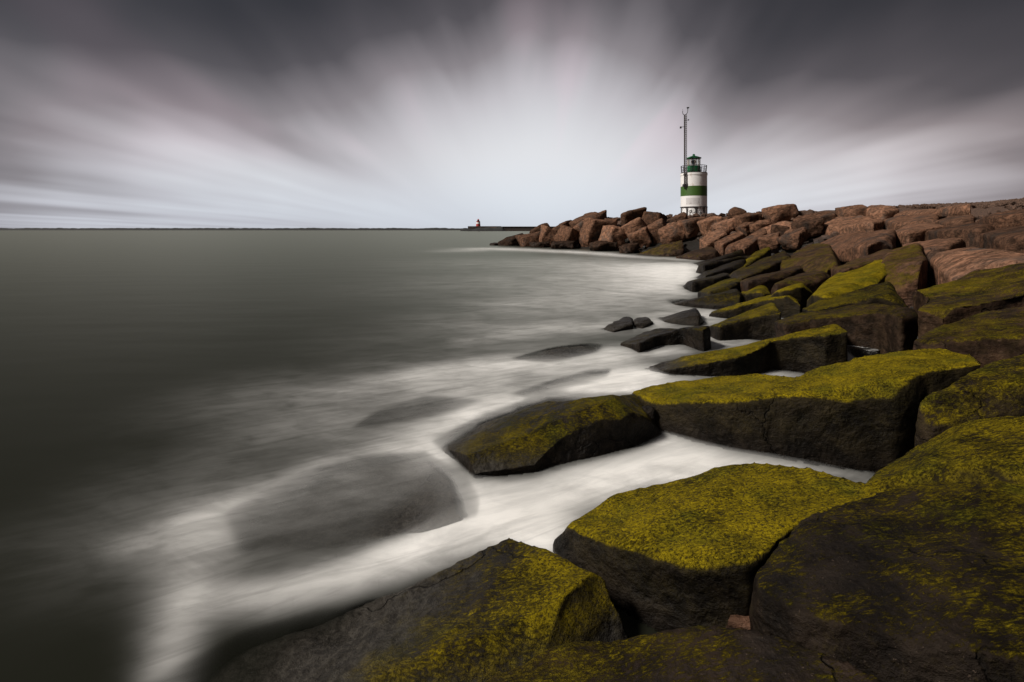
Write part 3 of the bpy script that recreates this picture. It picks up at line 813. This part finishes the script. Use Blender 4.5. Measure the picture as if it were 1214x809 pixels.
cyl('base_ring', 1.56, 246.3, 245.5, M_STEEL)
lower = cyl('lower_wall', 1.5, 245.5, 233, M_WHITE)
bm = bmesh.new()
for i, (w, a0) in enumerate(((.62, -2.2), (.5, -1.75))):        # greyer patches on the front left of the lower wall
    seg = 6
    vs = [[bm.verts.new((1.506 * math.cos(a0 + (j / seg - .5) * w), 1.506 * math.sin(a0 + (j / seg - .5) * w), zz)) for j in range(seg + 1)] for zz in (Z(243), Z(235.5))]
    for j in range(seg): bm.faces.new((vs[0][j], vs[0][j + 1], vs[1][j + 1], vs[1][j]))
obj_bm('grey_patch', bm, paint('grey_patch_paint', (.58, .55, .54), .7, (.22, .18, .17), .8, 5), lower)
cyl('green_band', 1.505, 233, 221.5, M_GREEN)
cyl('upper_wall', 1.5, 221.5, 208.6, M_WHITE)
cyl('cornice', 1.54, 208.6, 206.0, M_WHITE)
cyl('gallery_deck', 1.50, 206.0, 205.2, M_STEEL)
bm = bmesh.new()
zt, zm = Z(197.3), Z(201.3)
for i in range(20):
    a = 2 * math.pi * i / 20
    bar(bm, (1.38 * math.cos(a), 1.38 * math.sin(a), Z(205.2)), (1.46 * math.cos(a), 1.46 * math.sin(a), zt), .026, 6)
for zz, r in ((zt, .034), (zm, .020), (Z(203.3), .018)):
    for i in range(40):
        a, b = 2 * math.pi * i / 40, 2 * math.pi * (i + 1) / 40
        R_ = 1.46 if zz == zt else 1.43
        bar(bm, (R_ * math.cos(a), R_ * math.sin(a), zz), (R_ * math.cos(b), R_ * math.sin(b), zz), r, 6)
obj_bm('gallery_railing', bm, M_STEEL, root)
cyl('lantern_wall', .76, 205.2, 197.2, M_LGREEN, seg=32)
gl = cyl('lantern_glazing', .70, 197.2, 188.3, M_GLASS, seg=32)
bm = bmesh.new()
for i in range(10):
    a = 2 * math.pi * (i + .3) / 10
    bar(bm, (.715 * math.cos(a), .715 * math.sin(a), Z(197.2)), (.715 * math.cos(a), .715 * math.sin(a), Z(188.3)), .034, 6)
obj_bm('mullion', bm, paint('cream_mullion_paint', (.42, .34, .28), .6), gl)
bm = bmesh.new(); lathe(bm, [(.10, Z(197.2)), (.10, Z(194.5)), (.20, Z(194.4)), (.27, Z(192.8)), (.27, Z(190.8)), (.16, Z(189.9)), (0, Z(189.8))], 20)
obj_bm('lamp', bm, M_STEEL, root, True)
rf = cyl('lantern_roof', .86, 188.3, 187.4, M_LGREEN, seg=32)
bm = bmesh.new(); lathe(bm, [(.86, Z(187.4)), (.55, Z(186.2)), (.2, Z(185.0)), (.13, Z(184.6)), (.13, Z(184.0)), (.16, Z(183.6)), (.09, Z(182.9)), (0, Z(182.6))], 32)
obj_bm('roof_cap', bm, M_LGREEN, rf)
# lattice mast bolted to the wall
mx_, my_ = -1.36, -.98
mast = None
bm = bmesh.new()
r_ = .17
y0, y1 = 220.5, 138.5
legs = [(mx_ + r_ * math.cos(a), my_ + r_ * math.sin(a)) for a in (math.pi / 2, math.pi * 7 / 6, math.pi * 11 / 6)]
for lx, ly in legs: bar(bm, (lx, ly, Z(y0)), (lx, ly, Z(y1)), .032, 6)
nb = 36
for i in range(nb):
    za, zb = Z(y0 + (y1 - y0) * i / nb), Z(y0 + (y1 - y0) * (i + 1) / nb)
    for j in range(3):
        A, B = legs[j], legs[(j + 1) % 3]
        bar(bm, (A[0], A[1], za), (B[0], B[1], zb), .017, 5); bar(bm, (A[0], A[1], zb), (B[0], B[1], zb), .016, 5)
bar(bm, (mx_, my_, Z(221)), (mx_, my_, Z(140)), .022, 8)
mast = obj_bm('antenna_mast', bm, M_GALV, root)
bm = bmesh.new()
box(bm, (mx_ + .14, my_ + .12, Z(208)), (.50, .42, .16))
obj_bm('mast_bracket', bm, M_STEEL, mast)
bm = bmesh.new()
box(bm, (mx_ + .14, my_ + .12, Z(219.5)), (.50, .42, .16))
box(bm, (mx_ + .1, my_ + .1, Z(221.0)), (.66, .40, .30))
obj_bm('mast_bracket', bm, M_STEEL, mast)
bm = bmesh.new()
pt = [(-.28, 134), (-.30, 136), (-.22, 138), (-.05, 139), (.10, 138), (.24, 136.5), (.30, 134.5), (.31, 132)]
for a, b in zip(pt, pt[1:]): bar(bm, (mx_ + a[0], my_, Z(a[1])), (mx_ + b[0], my_, Z(b[1])), .035, 6)
bar(bm, (mx_ + .31, my_, Z(132)), (mx_ + .31, my_, Z(130.4)), .055, 8); box(bm, (mx_ + .33, my_, Z(130.2)), (.26, .14, .12))
bar(bm, (mx_ - .28, my_, Z(134)), (mx_ - .28, my_, Z(131.6)), .014, 6)
obj_bm('wind_sensor', bm, M_STEEL, mast)
bm = bmesh.new()
bar(bm, (mx_, my_, Z(152.3)), (mx_ - .46, my_, Z(152.8)), .03, 6); box(bm, (mx_ - .52, my_, Z(153.3)), (.16, .16, .22))
obj_bm('side_instrument', bm, M_STEEL, mast)
bm = bmesh.new()
bar(bm, (mx_, my_, Z(144.5)), (mx_ + .38, my_, Z(144.7)), .025, 6); box(bm, (mx_ + .40, my_, Z(144.4)), (.10, .10, .14))
obj_bm('side_instrument', bm, M_STEEL, mast)

# ------------------------------------------------------------------ far shore
FY = 450.0; FS = FY / F
def fz(py): return CH + (HY - py) * FS
def fx(px): return (px - CX) * FS
root = empty('far_lighthouse', (fx(567), FY, fz(268.4)))
tag(root, 'tiny red and white lighthouse far away on the end of the opposite pier', 'lighthouse')
def fcyl(name, prof, mat, parent=root, seg=20):
    bm = bmesh.new(); lathe(bm, [(r, fz(y) - fz(268.4)) for r, y in prof], seg); return obj_bm(name, bm, mat, parent, False)
fcyl('lower_wall', [(2.0, 268.4), (1.8, 265.6)], M_RED)
fcyl('white_band', [(1.8, 265.6), (1.7, 263.7)], M_WHITE)
fcyl('upper_wall', [(1.7, 263.7), (1.6, 262.7), (1.75, 262.6), (1.75, 262.4)], M_RED)
fcyl('lantern_room', [(.95, 262.4), (.95, 261.0)], M_STEEL)
fcyl('lantern_roof', [(1.15, 261.0), (.3, 260.2), (.1, 259.4)], M_RED)

bm = bmesh.new()
box(bm, ((fx(560) + fx(720)) / 2, FY + 14, (fz(269.0) - 2) / 2), (fx(720) - fx(560), 9, fz(269.0) + 2))
pier = obj_bm('pier', bm, M_CONC)
tag(pier, 'long low brown concrete pier wall on the horizon behind the jetty tip', 'pier')
bm = bmesh.new(); box(bm, ((fx(555) + fx(594)) / 2, FY + 3, (fz(268.4) - 2) / 2), (fx(594) - fx(555), 12, fz(268.4) + 2))
obj_bm('pier_head', bm, M_CONC, pier)
bm = bmesh.new(); box(bm, (fx(584), FY - 3.6, fz(271.2)), (8, 1, 2.6))
obj_bm('pale_panel', bm, M_PALE, pier)
bm = bmesh.new(); box(bm, ((fx(594) + fx(720)) / 2, FY + 9.4, fz(268.9)), (fx(720) - fx(594), .6, .35))
obj_bm('coping', bm, paint('coping_stone', (.11, .085, .07), .8), pier)

def mound(name, x0, x1, y, h, w, n, seed, mat, rough):
    bm = bmesh.new(); rows = []
    for i in range(n + 1):
        x = x0 + (x1 - x0) * i / n
        k = h * (1 + rough * nrm(x * .035, seed, 0) + rough * .8 * nrm(x * .16, seed, 2))
        f = min(1, i / 3, (n - i) / 3)
        rows.append([bm.verts.new((x, y + dy * w, z)) for dy, z in ((-1, -1.5), (-.55, k * f * .55), (-.15, k * f), (.2, k * f * .97), (1, -1.5))])
    for A, B in zip(rows, rows[1:]):
        for j in range(4): bm.faces.new((A[j], B[j], B[j + 1], A[j + 1]))
    bmesh.ops.recalc_face_normals(bm, faces=bm.faces)
    return obj_bm(name, bm, mat)
o = mound('far_breakwater', -1100, (556 - CX) / F * 690, 690, 3.0, 12, 700, 3.0, M_FARROCK, .28)
tag(o, 'thin dark breakwater line along the whole left horizon', 'breakwater')
o = mound('rubble_mound', fx(546), fx(600), FY - 5, 2.4, 5.5, 40, 8.0, M_FARROCK, .7)
tag(o, 'dark rubble mound at the foot of the far pier head', 'rubble mound')

# ------------------------------------------------------------------ sky
W = bpy.data.worlds.new('World'); sc.world = W; W.use_nodes = True
SUN_EL, SUN_AZ = 43.0, -108.0                    # azimuth from +Y, negative = left
class WN(NT):
    def __init__(self, tree): self.t = tree; tree.nodes.clear()
k = WN(W.node_tree)
out = k.n('OutputWorld'); bg = k.n('Background')
sky = k.n('TexSky'); sky.sky_type = 'NISHITA'; sky.sun_disc = False
sky.sun_elevation = math.radians(SUN_EL); sky.sun_rotation = math.radians(SUN_AZ); sky.air_density = 1.0; sky.dust_density = 2.0
vec = k.n('TexCoord').outputs['Generated']
rot = k.mapping(vec, rot=(0, 0, math.radians(2.5)))
s = k.n('SeparateXYZ', Vector=rot); x, y, z = s.outputs
za = k.math('MAXIMUM', z, 0.0)
az = k.math('ARCTAN2', x, y)                    # 0 at the streak's vanishing point
phi = k.math('ARCTAN2', x, k.math('ADD', za, .10))   # angle of a cloud lane about that point
el = k.math('ARCSINE', za)
rho = k.math('SQRT', k.math('ADD', k.math('MULTIPLY', az, az), k.math('MULTIPLY', el, el)))
lane = k.n('CombineXYZ', X=k.math('MULTIPLY', phi, 1.7), Y=k.math('MULTIPLY', rho, 1.3), Z=k.math('MULTIPLY', y, .5))
n1 = k.noise(lane.outputs[0], 1.55, 3, .5, .2)
uu = k.math('DIVIDE', x, k.math('ADD', za, .035))
us = k.math('DIVIDE', uu, k.math('POWER', k.math('ADD', k.math('ABSOLUTE', uu), 1.0), .45))
lane2 = k.n('CombineXYZ', X=k.math('MULTIPLY', us, 1.9), Y=k.math('MULTIPLY', rho, 1.8), Z=3.0)
n2 = k.noise(lane2.outputs[0], 1.0, 2, .5, .15)
ramp = k.n('ValToRGB'); cr = ramp.color_ramp; cr.interpolation = 'B_SPLINE'
pts = [(0, .55), (.06, .44), (.115, .64), (.16, .46), (.25, .34), (.34, .36), (.44, .48), (.51, .57), (.60, .49), (.70, .38), (.79, .22), (.87, .70), (.93, .50), (1, .52)]
cr.elements[0].position, cr.elements[1].position = 0, 1
for p_, v_ in pts[1:-1]: cr.elements.new(p_)
for e_, (p_, v_) in zip(cr.elements, pts): e_.position = p_; e_.color = (v_, v_, v_, 1)
k.s(ramp, 'Fac', k.math('ADD', k.math('DIVIDE', phi, math.pi), .5))
azs = k.math('MULTIPLY', az, .40)
ee = k.math('SUBTRACT', el, .10)
rw = k.math('SQRT', k.math('ADD', k.math('MULTIPLY', azs, azs), k.math('MULTIPLY', ee, ee)))
calm = k.rng(rho, .06, .62, .06, 1.0)
q = k.math('SUBTRACT', rw, k.math('MULTIPLY', k.math('SUBTRACT', ramp.outputs[0], .5), k.math('MULTIPLY', calm, .46)))
q = k.math('SUBTRACT', q, k.math('MULTIPLY', k.math('SUBTRACT', n1, .5), k.math('MULTIPLY', calm, .24)))
q = k.math('SUBTRACT', q, k.math('MULTIPLY', k.math('SUBTRACT', n2, .5), k.math('MULTIPLY', calm, .17)))
t = k.rng(q, .015, .475, 1.0, 0.0)
t = k.math('ADD', t, k.math('MULTIPLY', k.rng(el, .0, .20, 1, 0), k.math('MULTIPLY', k.rng(k.math('ABSOLUTE', az), .15, .9, .0, .40), k.rng(az, .0, .5, 1.0, .62))), clamp=True)
c2 = k.n('ValToRGB'); cr = c2.color_ramp; cr.interpolation = 'LINEAR'
stops = [(0, (.030, .0285, .031)), (.25, (.092, .083, .090)), (.5, (.265, .240, .255)), (.75, (.56, .54, .57)), (1, (.78, .79, .82))]
cr.elements[0].position, cr.elements[1].position = 0, 1
for p_, v_ in stops[1:-1]: cr.elements.new(p_)
for e_, (p_, v_) in zip(cr.elements, stops): e_.position = p_; e_.color = v_ + (1,)
k.s(c2, 'Fac', t)
# overhead fill added out of view, lifting the zenith to light the stones
over = k.rng(el, .50, 1.0)
cl = k.mix(over, c2.outputs[0], (.13, .13, .14))
clear = k.n('VectorMath', operation='SCALE', Scale=.10); k.s(clear, 0, sky.outputs[0])
cl = k.mix(k.rng(az, .15, .8, 0, 1), cl, (1.06, .985, .95), 'MULTIPLY')
cl = k.mix(k.rng(el, .0, .16, 1, 0), cl, (.93, .99, 1.045), 'MULTIPLY')
cl = k.mix(k.math('MULTIPLY', k.rng(n1, .50, .66), k.rng(el, .05, .2)), cl, (1.045, .98, 1.0), 'MULTIPLY')
fin = k.mix(.04, cl, clear.outputs[0])
k.s(bg, 'Color', fin); k.s(bg, 'Strength', 1.0)

W_EXPR = k
k.t.links.new(bg.outputs[0], out.inputs[0])

sun = bpy.data.lights.new('sun', 'SUN'); sun.energy = 4.7; sun.angle = math.radians(12); sun.color = (1.0, .955, .89)
so = link(bpy.data.objects.new('sun', sun))
d = Vector((math.sin(math.radians(SUN_AZ)) * math.cos(math.radians(SUN_EL)), math.cos(math.radians(SUN_AZ)) * math.cos(math.radians(SUN_EL)), math.sin(math.radians(SUN_EL))))
so.rotation_euler = d.to_track_quat('Z', 'Y').to_euler(); so.location = d * 60

# ------------------------------------------------------------------ camera and output
cam = bpy.data.cameras.new('camera'); co = link(bpy.data.objects.new('camera', cam))
cam.sensor_width = 36; cam.lens = 36 * F / 1214; cam.shift_y = -(404.5 - HY) / 1214; cam.clip_start = .05; cam.clip_end = 40000
co.location = (0, 0, CH); co.rotation_euler = (math.pi / 2, 0, 0)
sc.camera = co
sc.render.resolution_x, sc.render.resolution_y = 1024, 682
sc.view_settings.view_transform = 'Standard'; sc.view_settings.look = 'None'
sc.view_settings.exposure = 0.0; sc.view_settings.gamma = 1.0; sc.view_settings.use_curve_mapping = False
sc.cycles.use_denoising = True
sc.cycles.max_bounces = 6; sc.cycles.diffuse_bounces = 3; sc.cycles.glossy_bounces = 2; sc.cycles.volume_bounces = 3
sc.cycles.transparent_max_bounces = 16
